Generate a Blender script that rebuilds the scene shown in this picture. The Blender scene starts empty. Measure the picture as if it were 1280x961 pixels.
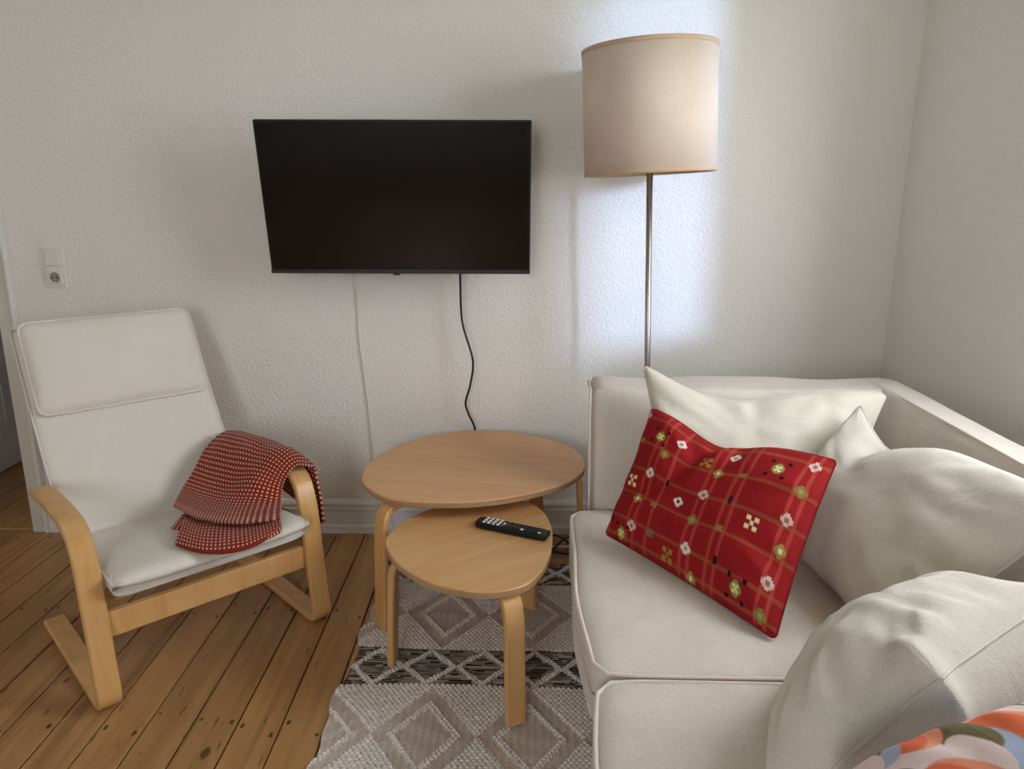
import bpy, bmesh, math, random
import numpy as np
from mathutils import Matrix, Vector, Euler

# ------------------------------------------------------------------ camera, world, light, exposure
scene = bpy.context.scene
COL = scene.collection
FPX, PITCH, ROLL, CAMH = 930.0, math.radians(14.0), math.radians(0.2), 1.36
_F = np.array([0, math.cos(PITCH), -math.sin(PITCH)])
_R0 = np.array([1.0, 0, 0]); _U0 = np.cross(_R0, _F)
_R = math.cos(ROLL) * _R0 + math.sin(ROLL) * _U0
_U = -math.sin(ROLL) * _R0 + math.cos(ROLL) * _U0
_O = np.array([0, 0, CAMH])
cam_d = bpy.data.cameras.new('camera'); cam = bpy.data.objects.new('camera', cam_d); COL.objects.link(cam)
cam_d.sensor_width = 36; cam_d.lens = FPX / 1280 * 36; cam_d.clip_start = 0.02
cam.matrix_world = Matrix(((_R[0], _U[0], -_F[0], 0), (_R[1], _U[1], -_F[1], 0), (_R[2], _U[2], -_F[2], CAMH), (0, 0, 0, 1)))
scene.camera = cam

def ray(x, y): return _F + _R * (x - 640) / FPX - _U * (y - 480.5) / FPX
def at_z(x, y, z): d = ray(x, y); return _O + d * (z - CAMH) / d[2]
def at_y(x, y, Y): d = ray(x, y); return _O + d * Y / d[1]

def srgb(r, g, b):
    f = lambda c: (c / 255 / 12.92) if c <= 10 else ((c / 255 + .055) / 1.055) ** 2.4
    return (f(r), f(g), f(b), 1.0)

world = bpy.data.worlds.new('World'); scene.world = world; world.use_nodes = True
wn = world.node_tree; bgn = wn.nodes['Background']
bgn.inputs[0].default_value = (0.93, 0.965, 1.0, 1); bgn.inputs[1].default_value = 9.0

sun_d = bpy.data.lights.new('sun', 'SUN'); sun = bpy.data.objects.new('sun', sun_d); COL.objects.link(sun)
sun_d.energy = 2.3; sun_d.angle = math.radians(6.0); sun_d.color = (0.46, 0.64, 1.0)
_sd = Vector((-0.78, 1.0, -0.16)).normalized()
sun.rotation_euler = _sd.to_track_quat('-Z', 'Y').to_euler()

def portal(name, loc, direction, sx, sy):
    d = bpy.data.lights.new(name, 'AREA'); d.shape = 'RECTANGLE'; d.size = sx; d.size_y = sy
    d.cycles.is_portal = True
    o = bpy.data.objects.new(name, d); COL.objects.link(o); o.location = loc
    o.rotation_euler = Vector(direction).to_track_quat('-Z', 'Z').to_euler()
    return o

vs = scene.view_settings
vs.view_transform = 'Standard'; vs.look = 'None'; vs.gamma = 1.0; vs.use_curve_mapping = False
vs.exposure = 0.40
scene.cycles.diffuse_bounces = 7; scene.cycles.max_bounces = 12
scene.cycles.caustics_reflective = False; scene.cycles.caustics_refractive = False

# room dimensions (metres; camera stands above the origin)
YB, XR, XL, YF, ZC = 2.889, 1.47, -3.0, -1.9, 2.75
W1 = (1.0, 1.97, 0.97, 2.42)          # window in the right wall: y0, y1, z0, z1
W2 = (-1.35, -0.35, 0.9, 2.35)           # unseen opening added behind the camera for fill light: x0, x1, z0, z1

# ------------------------------------------------------------------ helpers
def link(o): COL.objects.link(o); return o

def empty(name, loc=(0, 0, 0), rz=0.0, label=None, cat=None, group=None):
    o = link(bpy.data.objects.new(name, None)); o.location = loc; o.rotation_euler = (0, 0, rz)
    o.empty_display_size = 0.1
    if label: tag(o, label, cat, group)
    return o

def tag(o, label, cat=None, group=None, kind=None):
    if label: o['label'] = label
    if cat: o['category'] = cat
    if group: o['group'] = group
    if kind: o['kind'] = kind
    return o

def root_matrix(o):
    m = Matrix.LocRotScale(o.location, o.rotation_euler, o.scale)
    return root_matrix(o.parent) @ m if o.parent else m

def mk(name, verts, faces, m, parent=None, smooth=True, world=True, uv=None, col=None):
    V = np.asarray(verts, dtype=float)
    if parent is not None and world:
        M = np.array(root_matrix(parent).inverted())
        V = V @ M[:3, :3].T + M[:3, 3]
    me = bpy.data.meshes.new(name)
    me.from_pydata(V.tolist(), [], faces if isinstance(faces, list) else faces.tolist())
    if smooth: me.polygons.foreach_set('use_smooth', [True] * len(me.polygons))
    if uv is not None:
        l = me.uv_layers.new(name='UVMap'); vi = np.empty(len(me.loops), dtype=np.int32)
        me.loops.foreach_get('vertex_index', vi); l.data.foreach_set('uv', np.asarray(uv, dtype=np.float32)[vi].ravel())
    if col is not None:
        a = me.color_attributes.new('Col', 'FLOAT_COLOR', 'POINT')
        c4 = np.ones((len(V), 4), dtype=np.float32); c4[:, :3] = col; a.data.foreach_set('color', c4.ravel())
    if m: me.materials.append(m)
    me.update()
    o = link(bpy.data.objects.new(name, me))
    if parent is not None: o.parent = parent
    return o

def bm_obj(name, bm, m, parent=None, smooth=True, world=True):
    bm.verts.index_update()
    v = [tuple(x.co) for x in bm.verts]; f = [[q.index for q in p.verts] for p in bm.faces]
    bm.free()
    return mk(name, v, f, m, parent, smooth, world)

def rbox(lo, hi, r=0.004, seg=2, rot=None, piv=None):
    bm = bmesh.new(); bmesh.ops.create_cube(bm, size=1)
    lo = Vector(lo); hi = Vector(hi); c = (lo + hi) / 2; d = hi - lo
    for v in bm.verts: v.co = Vector((v.co.x * d.x, v.co.y * d.y, v.co.z * d.z)) + c
    if r > 0: bmesh.ops.bevel(bm, geom=bm.edges[:], offset=r, segments=seg, affect='EDGES', profile=0.5)
    if rot is not None:
        p = Vector(piv) if piv is not None else c
        bmesh.ops.rotate(bm, cent=p, matrix=rot, verts=bm.verts[:])
    return bm

def box(name, lo, hi, m, parent=None, r=0.004, seg=2, rot=None, piv=None, world=True, smooth=False):
    o = bm_obj(name, rbox(lo, hi, r, seg, rot, piv), m, parent, False, world)
    return o

def catmull(P, n, closed=False):
    P = np.asarray(P, float); N = len(P); out = []
    segs = N if closed else N - 1
    for i in range(segs):
        if closed: p0, p1, p2, p3 = P[(i - 1) % N], P[i], P[(i + 1) % N], P[(i + 2) % N]
        else: p0, p1, p2, p3 = P[max(i - 1, 0)], P[i], P[i + 1], P[min(i + 2, N - 1)]
        for k in range(n):
            t = k / n
            out.append(.5 * ((2 * p1) + (-p0 + p2) * t + (2 * p0 - 5 * p1 + 4 * p2 - p3) * t * t + (-p0 + 3 * p1 - 3 * p2 + p3) * t ** 3))
    if not closed: out.append(P[-1])
    return np.array(out)

def tangents(P, closed=False):
    if closed: T = np.roll(P, -1, 0) - np.roll(P, 1, 0)
    else: T = np.gradient(P, axis=0)
    return T / np.maximum(np.linalg.norm(T, axis=1)[:, None], 1e-9)

def ring_mesh(rings, closed=False, cap=True):
    n, k = len(rings), len(rings[0])
    V = np.concatenate(rings); F = []
    for i in range(n if closed else n - 1):
        a, b = i * k, ((i + 1) % n) * k
        for j in range(k): F.append([a + j, a + (j + 1) % k, b + (j + 1) % k, b + j])
    if cap and not closed:
        F.append(list(range(k))[::-1]); F.append([(n - 1) * k + j for j in range(k)])
    return V, F

def tube(name, P, r, m, parent=None, n=8, closed=False, world=True):
    P = np.asarray(P, float); T = tangents(P, closed); rings = []
    ref = np.array([0, 0, 1.0]) if abs(T[0][2]) < .9 else np.array([1.0, 0, 0])
    u = np.cross(T[0], ref); u /= np.linalg.norm(u)
    for p, t in zip(P, T):
        u = u - t * (u @ t); u /= np.linalg.norm(u); v = np.cross(t, u)
        rings.append(np.array([p + r * (math.cos(a) * u + math.sin(a) * v) for a in np.linspace(0, 2 * math.pi, n, endpoint=False)]))
    V, F = ring_mesh(rings, closed)
    return mk(name, V, F, m, parent, True, world)

def strip(name, P, wdir, width, thick, m, parent=None, world=True, bev=.004):
    """flat bent-wood strip: rectangle with eased edges swept along P, wide side along wdir"""
    P = np.asarray(P, float); T = tangents(P); w = np.asarray(wdir, float); w /= np.linalg.norm(w)
    hw, ht = width / 2, thick / 2
    sec = [(-hw + bev, -ht), (hw - bev, -ht), (hw, -ht + bev), (hw, ht - bev), (hw - bev, ht), (-hw + bev, ht), (-hw, ht - bev), (-hw, -ht + bev)]
    rings = []
    for p, t in zip(P, T):
        nn = np.cross(t, w); nn /= np.linalg.norm(nn)
        rings.append(np.array([p + a * w + b * nn for a, b in sec]))
    V, F = ring_mesh(rings)
    o = mk(name, V, F, m, parent, False, world)
    return o

def lathe(name, prof, m, parent=None, n=48, loc=(0, 0, 0), rot=None, world=True, close=True):
    rings = [np.array([[r * math.cos(a), r * math.sin(a), z] for a in np.linspace(0, 2 * math.pi, n, endpoint=False)]) for r, z in prof]
    V, F = ring_mesh(rings, closed=close, cap=not close)
    if rot is not None: V = V @ np.array(rot).T
    return mk(name, V + np.array(loc), F, m, parent, True, world)

def vnoise(x, y, seed=0):
    rs = np.random.RandomState(seed); L = rs.rand(64, 64)
    xi = np.floor(x).astype(int); yi = np.floor(y).astype(int); fx = x - xi; fy = y - yi
    fx = fx * fx * (3 - 2 * fx); fy = fy * fy * (3 - 2 * fy)
    g = lambda a, b: L[a % 64, b % 64]
    return ((g(xi, yi) * (1 - fx) + g(xi + 1, yi) * fx) * (1 - fy) + (g(xi, yi + 1) * (1 - fx) + g(xi + 1, yi + 1) * fx) * fy) * 2 - 1

def grid_faces(nu, nv, off=0, flip=False):
    i, j = np.meshgrid(np.arange(nu - 1), np.arange(nv - 1), indexing='ij')
    a = (i * nv + j + off).ravel(); b = a + 1; c = a + nv + 1; d = a + nv
    return np.stack([a, b, c, d] if not flip else [a, d, c, b], 1)

# ------------------------------------------------------------------ materials
class NT:
    def __init__(s, name):
        s.m = bpy.data.materials.new(name); s.m.use_nodes = True; s.t = s.m.node_tree; s.b = s.t.nodes['Principled BSDF']
    def n(s, typ, **k):
        o = s.t.nodes.new(typ)
        for a, v in k.items(): setattr(o, a, v)
        return o
    def l(s, a, b): s.t.links.new(a, b)
    def tex(s, kind='Object'): return s.n('ShaderNodeTexCoord').outputs[kind]
    def mapping(s, src, scale=(1, 1, 1), rot=(0, 0, 0)):
        m = s.n('ShaderNodeMapping'); s.l(src, m.inputs[0]); m.inputs['Scale'].default_value = scale; m.inputs['Rotation'].default_value = rot
        return m.outputs[0]
    def noise(s, src, scale, detail=3, rough=.5, dist=0.0):
        n = s.n('ShaderNodeTexNoise'); s.l(src, n.inputs['Vector']); n.inputs['Scale'].default_value = scale
        n.inputs['Detail'].default_value = detail; n.inputs['Roughness'].default_value = rough; n.inputs['Distortion'].default_value = dist
        return n.outputs[0]
    def ramp(s, src, stops):
        r = s.n('ShaderNodeValToRGB'); s.l(src, r.inputs[0]); e = r.color_ramp.elements
        while len(e) < len(stops): e.new(0.5)
        for q, (p, c) in zip(e, stops): q.position = p; q.color = c
        return r.outputs[0]
    def mix(s, fac, a, b, blend='MIX'):
        m = s.n('ShaderNodeMix', data_type='RGBA', blend_type=blend)
        for i, v in ((0, fac), (6, a), (7, b)):
            if hasattr(v, 'links') or hasattr(v, 'is_linked'): s.l(v, m.inputs[i])
            else: m.inputs[i].default_value = v
        return m.outputs[2]
    def math(s, op, a, b=None, c=None):
        m = s.n('ShaderNodeMath', operation=op)
        for i, v in enumerate((a, b, c)):
            if v is None: continue
            if hasattr(v, 'is_linked'): s.l(v, m.inputs[i])
            else: m.inputs[i].default_value = v
        return m.outputs[0]
    def bump(s, h, strength=.3, dist=.01):
        b = s.n('ShaderNodeBump'); s.l(h, b.inputs['Height']); b.inputs['Strength'].default_value = strength; b.inputs['Distance'].default_value = dist
        s.l(b.outputs[0], s.b.inputs['Normal']); return b
    def done(s, color=None, rough=.6, spec=.5, metal=0.0, **k):
        if color is not None:
            if hasattr(color, 'is_linked'): s.l(color, s.b.inputs['Base Color'])
            else: s.b.inputs['Base Color'].default_value = color
        if hasattr(rough, 'is_linked'): s.l(rough, s.b.inputs['Roughness'])
        else: s.b.inputs['Roughness'].default_value = rough
        s.b.inputs['Specular IOR Level'].default_value = spec; s.b.inputs['Metallic'].default_value = metal
        for a, v in k.items(): s.b.inputs[a].default_value = v
        return s.m

def plain(name, color, rough=.5, spec=.5, metal=0.0, noise=0.03, scale=30):
    t = NT(name); v = t.noise(t.tex(), scale, 2)
    c = t.mix(1.0, color, t.ramp(v, [(0, (1 - noise,) * 3 + (1,)), (1, (1 + noise,) * 3 + (1,))]), 'MULTIPLY')
    return t.done(c, rough, spec, metal)

def wall_mat(name, color):
    t = NT(name); s = t.tex()
    n1 = t.noise(s, 92, 3, .55); n2 = t.noise(s, 190, 2, .5)
    h = t.math('ADD', t.ramp(n1, [(.35, (0, 0, 0, 1)), (.68, (1, 1, 1, 1))]), t.math('MULTIPLY', n2, .5))
    t.bump(h, .5, .003)
    c = t.mix(t.noise(s, 2.2, 2), color, tuple(x * .965 for x in color[:3]) + (1,))
    return t.done(c, .75, .25)

def wood_mat(name, c1, c2, c3, rot=(0, 0, 0), stretch=(1.6, 26, 26), rough=.38, coord='Object'):
    t = NT(name); s0 = t.mapping(t.tex(coord), (1, 1, 1), rot); s = t.mapping(s0, stretch)
    n1 = t.noise(s, 1.0, 5, .6, .6); n2 = t.noise(t.mapping(s0, tuple(x * 5 for x in stretch)), 1.0, 3, .6)
    c = t.ramp(n1, [(.25, c1), (.5, c2), (.75, c3)])
    c = t.mix(t.math('MULTIPLY', n2, .22), c, c1)
    t.bump(n2, .06, .002)
    return t.done(c, rough, .45)

def fabric_mat(name, color, var=.04, weave=420, bump=.25, rough=.9, big=.0, sheen=.15):
    t = NT(name); s = t.tex()
    w1 = t.n('ShaderNodeTexWave', wave_type='BANDS', bands_direction='X'); t.l(s, w1.inputs[0]); w1.inputs['Scale'].default_value = weave; w1.inputs['Distortion'].default_value = 1.5
    n = t.noise(s, weave * .9, 2); n2 = t.noise(s, 9, 3)
    v = t.math('ADD', t.math('MULTIPLY', n, .6), t.math('MULTIPLY', n2, .4))
    c = t.mix(1.0, color, t.ramp(v, [(.25, (1 - 2 * var,) * 3 + (1,)), (.75, (1 + var,) * 3 + (1,))]), 'MULTIPLY')
    b1 = t.bump(n, bump, .002)
    if big > 0:
        cr = t.noise(t.mapping(s, (1.0, 1.6, 1.0), (.4, .3, .7)), 11, 3, .55, .7)
        b2 = t.n('ShaderNodeBump'); t.l(cr, b2.inputs['Height']); b2.inputs['Strength'].default_value = .35; b2.inputs['Distance'].default_value = .006 * big
        t.l(b2.outputs[0], b1.inputs['Normal'])
    m = t.done(c, rough, .15)
    t.b.inputs['Sheen Weight'].default_value = sheen
    return m

def attr_mat(name, bump_scale=350, bump=.25, rough=.9):
    t = NT(name); a = t.n('ShaderNodeAttribute', attribute_name='Col'); s = t.tex()
    n = t.noise(s, bump_scale, 2)
    c = t.mix(1.0, a.outputs['Color'], t.ramp(n, [(.25, (.9, .9, .9, 1)), (.75, (1.06, 1.06, 1.06, 1))]), 'MULTIPLY')
    t.bump(n, bump, .002)
    return t.done(c, rough, .12)

def glass_mat():
    t = NT('window_glass'); tr = t.n('ShaderNodeBsdfTransparent'); gl = t.n('ShaderNodeBsdfGlossy'); gl.inputs['Roughness'].default_value = .02
    mx = t.n('ShaderNodeMixShader'); mx.inputs[0].default_value = .05
    t.l(tr.outputs[0], mx.inputs[1]); t.l(gl.outputs[0], mx.inputs[2])
    t.l(mx.outputs[0], t.t.nodes['Material Output'].inputs[0]); return t.m

M = {}
M['wall'] = wall_mat('wall_paint', (.81, .785, .755, 1))
M['ceiling'] = plain('ceiling_paint', (.82, .81, .79, 1), .8, .2)
M['trimw'] = plain('trim_white', (.72, .71, .69, 1), .42, .4)
M['casing'] = plain('casing_paint', (.62, .60, .53, 1), .45, .4)
M['doorp'] = plain('door_paint', (.66, .62, .66, 1), .45, .4)
M['subfloor'] = plain('subfloor_dark', (.012, .009, .007, 1), .9, .1)
M['birch'] = wood_mat('birch_veneer', srgb(204, 152, 108), srgb(212, 164, 118), srgb(218, 174, 130), rot=(0, 0, .25))
M['birch2'] = wood_mat('birch_veneer_diagonal', srgb(192, 144, 94), srgb(210, 164, 110), srgb(220, 180, 130), rot=(0, 0, -.62), stretch=(1.2, 20, 20))
M['birchleg'] = wood_mat('birch_bentwood', srgb(198, 148, 92), srgb(212, 166, 108), srgb(220, 178, 124), stretch=(18, 18, 1.5), rough=.33)
M['ply'] = wood_mat('plywood_edge', srgb(150, 112, 82), srgb(178, 142, 108), srgb(196, 164, 130), stretch=(3, 3, 160), rough=.55)
M['chairfab'] = fabric_mat('cotton_white', (.745, .70, .645, 1), .03, 400, .25, .92, .5)
M['sofafab'] = fabric_mat('sofa_cotton', (.70, .635, .575, 1), .09, 260, .5, .95, 1.0)
M['linen'] = fabric_mat('linen_cream', (.71, .67, .585, 1), .09, 430, .6, .95, 2.0)
M['linen2'] = fabric_mat('linen_weave_cream', (.665, .61, .54, 1), .10, 400, .6, .95, 2.0)
M['piping'] = fabric_mat('piping_cotton', (.75, .66, .60, 1), .03, 400, .15)
M['shade'] = fabric_mat('shade_linen', srgb(224, 206, 192), .07, 260, .25, .85)
M['shadeband'] = fabric_mat('shade_band', srgb(204, 176, 150), .03, 300, .15, .85)
M['steel'] = plain('brushed_steel', (.42, .39, .35, 1), .32, .5, 1.0)
M['tvblack'] = plain('tv_black', (.006, .006, .007, 1), .45, .3)
M['screen'] = plain('tv_screen', (.003, .003, .0035, 1), .14, .5, 0, 0)
M['chin'] = plain('tv_chin_gloss', (.03, .028, .03, 1), .22, .6)
M['black'] = plain('black_plastic', (.008, .008, .009, 1), .4, .4)
M['blackbtn'] = plain('dark_rubber', (.02, .021, .023, 1), .55, .3)
M['whitebtn'] = plain('white_rubber', (.80, .80, .80, 1), .5, .4)
M['redbtn'] = plain('red_rubber', (.45, .06, .03, 1), .5, .4)
M['whitepl'] = plain('white_plastic', (.72, .70, .65, 1), .35, .5)
M['boxpl'] = plain('white_glossy_plastic', (.74, .76, .84, 1), .15, .5)
M['cordw'] = plain('white_cord', (.74, .72, .66, 1), .5, .4)
M['hole'] = plain('socket_dark', (.02, .02, .02, 1), .6, .3)
M['brass'] = plain('socket_metal', (.5, .42, .28, 1), .35, .5, 1.0)
M['glass'] = glass_mat()
M['well'] = plain('socket_well_grey', (.30, .28, .25, 1), .5, .3)
M['lawn'] = plain('lawn', (.17, .22, .07, 1), .9, .1, 0, .3, 3)

def plank_mat():
    t = NT('pine_plank'); s = t.tex(); oi = t.n('ShaderNodeObjectInfo').outputs['Random']
    off = t.n('ShaderNodeVectorMath', operation='ADD'); t.l(s, off.inputs[0])
    cmb = t.n('ShaderNodeCombineXYZ'); t.l(t.math('MULTIPLY', oi, 37.0), cmb.inputs[0]); t.l(t.math('MULTIPLY', oi, 91.0), cmb.inputs[1]); t.l(cmb.outputs[0], off.inputs[1])
    p = off.outputs[0]
    n1 = t.noise(t.mapping(p, (26, 1.3, 10)), 1.0, 5, .62, .8)
    n2 = t.noise(t.mapping(p, (150, 5, 30)), 1.0, 3, .6)
    n3 = t.noise(p, 3.0, 3)
    c = t.ramp(n1, [(.22, srgb(146, 104, 64)), (.5, srgb(188, 144, 95)), (.78, srgb(208, 166, 114))])
    c = t.mix(t.math('MULTIPLY', n2, .40), c, srgb(120, 80, 46))
    c = t.mix(t.math('MULTIPLY', t.ramp(n3, [(.4, (0, 0, 0, 1)), (.75, (1, 1, 1, 1))]), .4), c, srgb(136, 98, 62))
    c = t.mix(1.0, c, t.ramp(oi, [(0, (.86, .86, .86, 1)), (1, (1.12, 1.1, 1.06, 1))]), 'MULTIPLY')
    # knots
    vo = t.n('ShaderNodeTexVoronoi', feature='F1'); t.l(t.mapping(p, (9, 4.5, 1)), vo.inputs['Vector']); vo.inputs['Scale'].default_value = .62
    k = t.ramp(vo.outputs['Distance'], [(.05, (1, 1, 1, 1)), (.075, (0, 0, 0, 1))])
    c = t.mix(t.math('MULTIPLY', k, .8), c, srgb(60, 36, 20))
    # dark dashes of wear along the grain
    n4 = t.noise(t.mapping(p, (75, 13, 30)), 1.0, 2, .5)
    c = t.mix(t.math('MULTIPLY', t.ramp(n4, [(.66, (0, 0, 0, 1)), (.73, (1, 1, 1, 1))]), .6), c, srgb(66, 42, 24))
    # nail heads: pairs near the plank's edges on every joist
    sep = t.n('ShaderNodeSeparateXYZ'); t.l(s, sep.inputs[0])
    jx = t.math('SUBTRACT', t.math('ABSOLUTE', sep.outputs[0]), .043)
    geo = t.n('ShaderNodeNewGeometry'); sg = t.n('ShaderNodeSeparateXYZ'); t.l(geo.outputs['Position'], sg.inputs[0])
    jit = t.math('ADD', t.math('MULTIPLY', oi, .05), t.math('MULTIPLY', t.math('SIGN', sep.outputs[0]), t.math('MULTIPLY', t.math('FRACT', t.math('MULTIPLY', oi, 17.3)), .03)))
    fy = t.math('ADD', t.math('DIVIDE', t.math('ADD', t.math('ADD', sg.outputs[1], -1.72), jit), .56), 20.5)
    fy = t.math('MULTIPLY', t.math('SUBTRACT', t.math('FRACT', fy), .5), .56)
    d = t.math('ADD', t.math('POWER', t.math('ABSOLUTE', jx), 2.0), t.math('POWER', t.math('MULTIPLY', fy, .55), 2.0))
    nail = t.math('LESS_THAN', t.math('ADD', d, t.math('MULTIPLY', t.math('SUBTRACT', t.noise(p, 120, 2), .5), .00008)), .000026)
    nail = t.math('MULTIPLY', nail, t.math('GREATER_THAN', t.noise(p, 7, 1), .44))
    c = t.mix(t.math('MULTIPLY', nail, .85), c, srgb(40, 26, 16))
    t.bump(t.math('ADD', n2, n1), .12, .003)
    return t.done(c, .42, .4)
M['plank'] = plank_mat()

def throw_mat():
    """brick-red throw woven with rows of cream dots; striped hem. UV in metres, v = 0 at the hem"""
    t = NT('throw_weave'); uv = t.tex('UV'); sp = t.n('ShaderNodeSeparateXYZ'); t.l(uv, sp.inputs[0])
    u, v = sp.outputs[0], sp.outputs[1]
    fu = t.math('SUBTRACT', t.math('FRACT', t.math('DIVIDE', u, .0120)), .5)
    fv = t.math('SUBTRACT', t.math('FRACT', t.math('DIVIDE', v, .0160)), .5)
    e = t.math('ADD', t.math('POWER', t.math('DIVIDE', t.math('ABSOLUTE', fu), .20), 3.0), t.math('POWER', t.math('DIVIDE', t.math('ABSOLUTE', fv), .22), 3.0))
    dot = t.math('LESS_THAN', e, 1.0)
    st = t.math('LESS_THAN', t.math('ABSOLUTE', fu), .22)
    hem = t.math('LESS_THAN', v, .034)
    fac = t.math('ADD', t.math('MULTIPLY', dot, t.math('SUBTRACT', 1.0, hem)), t.math('MULTIPLY', t.math('MULTIPLY', st, hem), .55))
    n = t.noise(t.tex(), 400, 2)
    c = t.mix(fac, srgb(132, 42, 28), srgb(232, 192, 166))
    c = t.mix(1.0, c, t.ramp(n, [(.2, (.8, .8, .8, 1)), (.8, (1.1, 1.1, 1.1, 1))]), 'MULTIPLY')
    t.bump(t.math('ADD', t.math('MULTIPLY', fac, .7), n), .5, .002)
    m = t.done(c, .92, .1); t.b.inputs['Sheen Weight'].default_value = .1
    return m
M['throw'] = throw_mat()
M['rug'] = attr_mat('rug_wool', 500, .3)
M['redfab'] = attr_mat('red_embroidered_cotton', 420, .2, .75)
M['retro'] = attr_mat('printed_cotton', 420, .15)

# ------------------------------------------------------------------ setting
def structure(o): o['kind'] = 'structure'; return o

def wall_with_hole(name, axis, c0, c1, a0, a1, z0, z1, hole, m):
    """wall slab between c0..c1 on its axis, spanning a0..a1 and z0..z1, with one rectangular opening (a,b,zlo,zhi)"""
    h0, h1, hz0, hz1 = hole
    bm = bmesh.new()
    def add(aa, ab, za, zb):
        if ab - aa < 1e-6 or zb - za < 1e-6: return
        r = bmesh.ops.create_cube(bm, size=1)['verts']
        for v in r:
            a = aa if v.co.x < 0 else ab; z = za if v.co.z < 0 else zb; c = c0 if v.co.y < 0 else c1
            v.co = Vector((c, a, z)) if axis == 'x' else Vector((a, c, z))
    add(a0, h0, z0, z1); add(h1, a1, z0, z1); add(h0, h1, z0, hz0); add(h0, h1, hz1, z1)
    bmesh.ops.recalc_face_normals(bm, faces=bm.faces[:])
    return structure(bm_obj(name, bm, m, None, False))

structure(box('lawn', (-12, -14, -1.6), (16, 14, -1.5), M['lawn'], r=0))
fl = structure(box('floor', (XL - .6, YF - .1, -.06), (XR + .1, 5.2, -.024), M['subfloor'], r=0))
wall_with_hole('wall_back', 'y', YB, YB + .15, XL - .6, XR, 0, ZC, (-2.80, -2.0, 0, 2.05), M['wall'])
wall_with_hole('wall_right', 'x', XR, XR + .26, YF, YB + .15, 0, ZC, W1, M['wall'])
wall_with_hole('wall_front', 'y', YF - .26, YF, XL, XR + .26, 0, ZC, W2, M['wall'])
structure(box('wall_left', (XL - .1, YF, 0), (XL, YB, ZC), M['wall'], r=0))
structure(box('ceiling', (XL - .7, YF - .26, ZC), (XR + .26, 5.2, ZC + .1), M['ceiling'], r=0))
structure(box('wall_hall_far', (XL - .7, 5.1, 0), (-1.9, 5.2, ZC), M['wall'], r=0))
structure(box('wall_hall_left', (XL - .7, YB + .15, 0), (XL - .6, 5.1, ZC), M['wall'], r=0))
structure(box('wall_hall_right', (-1.95, YB + .15, 0), (-1.9, 5.1, ZC), M['wall'], r=0))

# planks, each its own piece of the floor
random.seed(4)
PW = 0.1195
def plank(x0, y0, y1, w=PW):
    g = 0.0017
    cx, cy = x0 + w / 2, (y0 + y1) / 2
    dz = random.uniform(-.0012, .0008)
    bm = rbox((-w / 2 + g + random.uniform(0, .0014), -(y1 - y0) / 2 + .0015, -.024), (w / 2 - g - random.uniform(0, .0012), (y1 - y0) / 2 - .0015, dz), .0022, 1)
    o = bm_obj('plank', bm, M['plank'], None, False)
    o.location = (cx, cy, 0); o.parent = fl
x = -.610 - 20 * PW
while x < XR - .01:
    w = min(PW, XR - x)
    cut = random.choice([None, None, random.uniform(-.6, 1.2), random.uniform(.9, 2.6)])
    if cut is None or x > -1.7: plank(x, YF, YB, w)
    else: plank(x, YF, cut, w); plank(x, cut, YB, w)
    if x + w < -1.95: plank(x, YB + .16, 5.1, w)
    x += PW
# wide threshold board lying across the doorway
bm = rbox((-2.80, YB + .012, -.02), (-2.0, YB + .158, .0015), .003, 1)
th = structure(bm_obj('trim_1', bm, M['plank'], None, False)); th['label'] = 'worn wooden threshold board in the doorway'

# door casing and jambs
tr = structure(empty('trim_2', (-2.0, YB, 0)))
box('casing_board', (-2.0, YB - .022, 0), (-1.932, YB, 2.12), M['casing'], tr, .006, 3)
box('casing_bead', (-1.944, YB - .030, 0), (-1.930, YB, 2.12), M['trimw'], tr, .005, 3)
box('jamb', (-2.005, YB, 0), (-1.992, YB + .17, 2.05), M['casing'], tr, .002, 1)
box('casing_board', (-2.87, YB - .022, 0), (-2.80, YB, 2.12), M['casing'], tr, .006, 3)
box('casing_head', (-2.80, YB - .022, 2.05), (-2.0, YB, 2.12), M['casing'], tr, .006, 3)
# door standing in the hall
dr = structure(empty('door_1', (-2.6, 3.55, 0)))
box('door_leaf', (-2.62, 3.50, .012), (-2.58, 4.36, 2.02), M['doorp'], dr, .004, 2)
for (a, b) in ((.25, .85), (1.02, 1.85)):
    box('door_panel', (-2.579, 3.63, a), (-2.574, 4.23, b), M['doorp'], dr, .004, 2)
tube('door_handle', [(-2.58, 3.57, 1.02), (-2.535, 3.57, 1.02), (-2.53, 3.60, 1.02), (-2.53, 3.70, 1.02)], .009, M['steel'], dr)

# moulded baseboards
def baseboard(name, p0, p1, out):
    p0 = np.array(p0, float); p1 = np.array(p1, float); out = np.array(out, float)
    prof = [(0, 0), (.021, 0), (.021, .030), (.017, .036), (.015, .040), (.015, .098), (.019, .103), (.019, .110), (.014, .113), (.014, .118), (.018, .123), (.018, .132), (.011, .140), (.004, .146), (0, .147)]
    rings = [np.array([p + out * a + np.array([0, 0, z]) for a, z in prof]) for p in (p0, p1)]
    V, F = ring_mesh(rings); return structure(mk(name, V, F, M['trimw'], None, False))
baseboard('baseboard_back', (-1.93, YB, 0), (XR, YB, 0), (0, -1, 0))
baseboard('baseboard_right', (XR, YB, 0), (XR, YF, 0), (-1, 0, 0))
baseboard('baseboard_left', (XL, YF, 0), (XL, YB, 0), (1, 0, 0))
baseboard('baseboard_front', (XR, YF, 0), (XL, YF, 0), (0, 1, 0))

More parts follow.
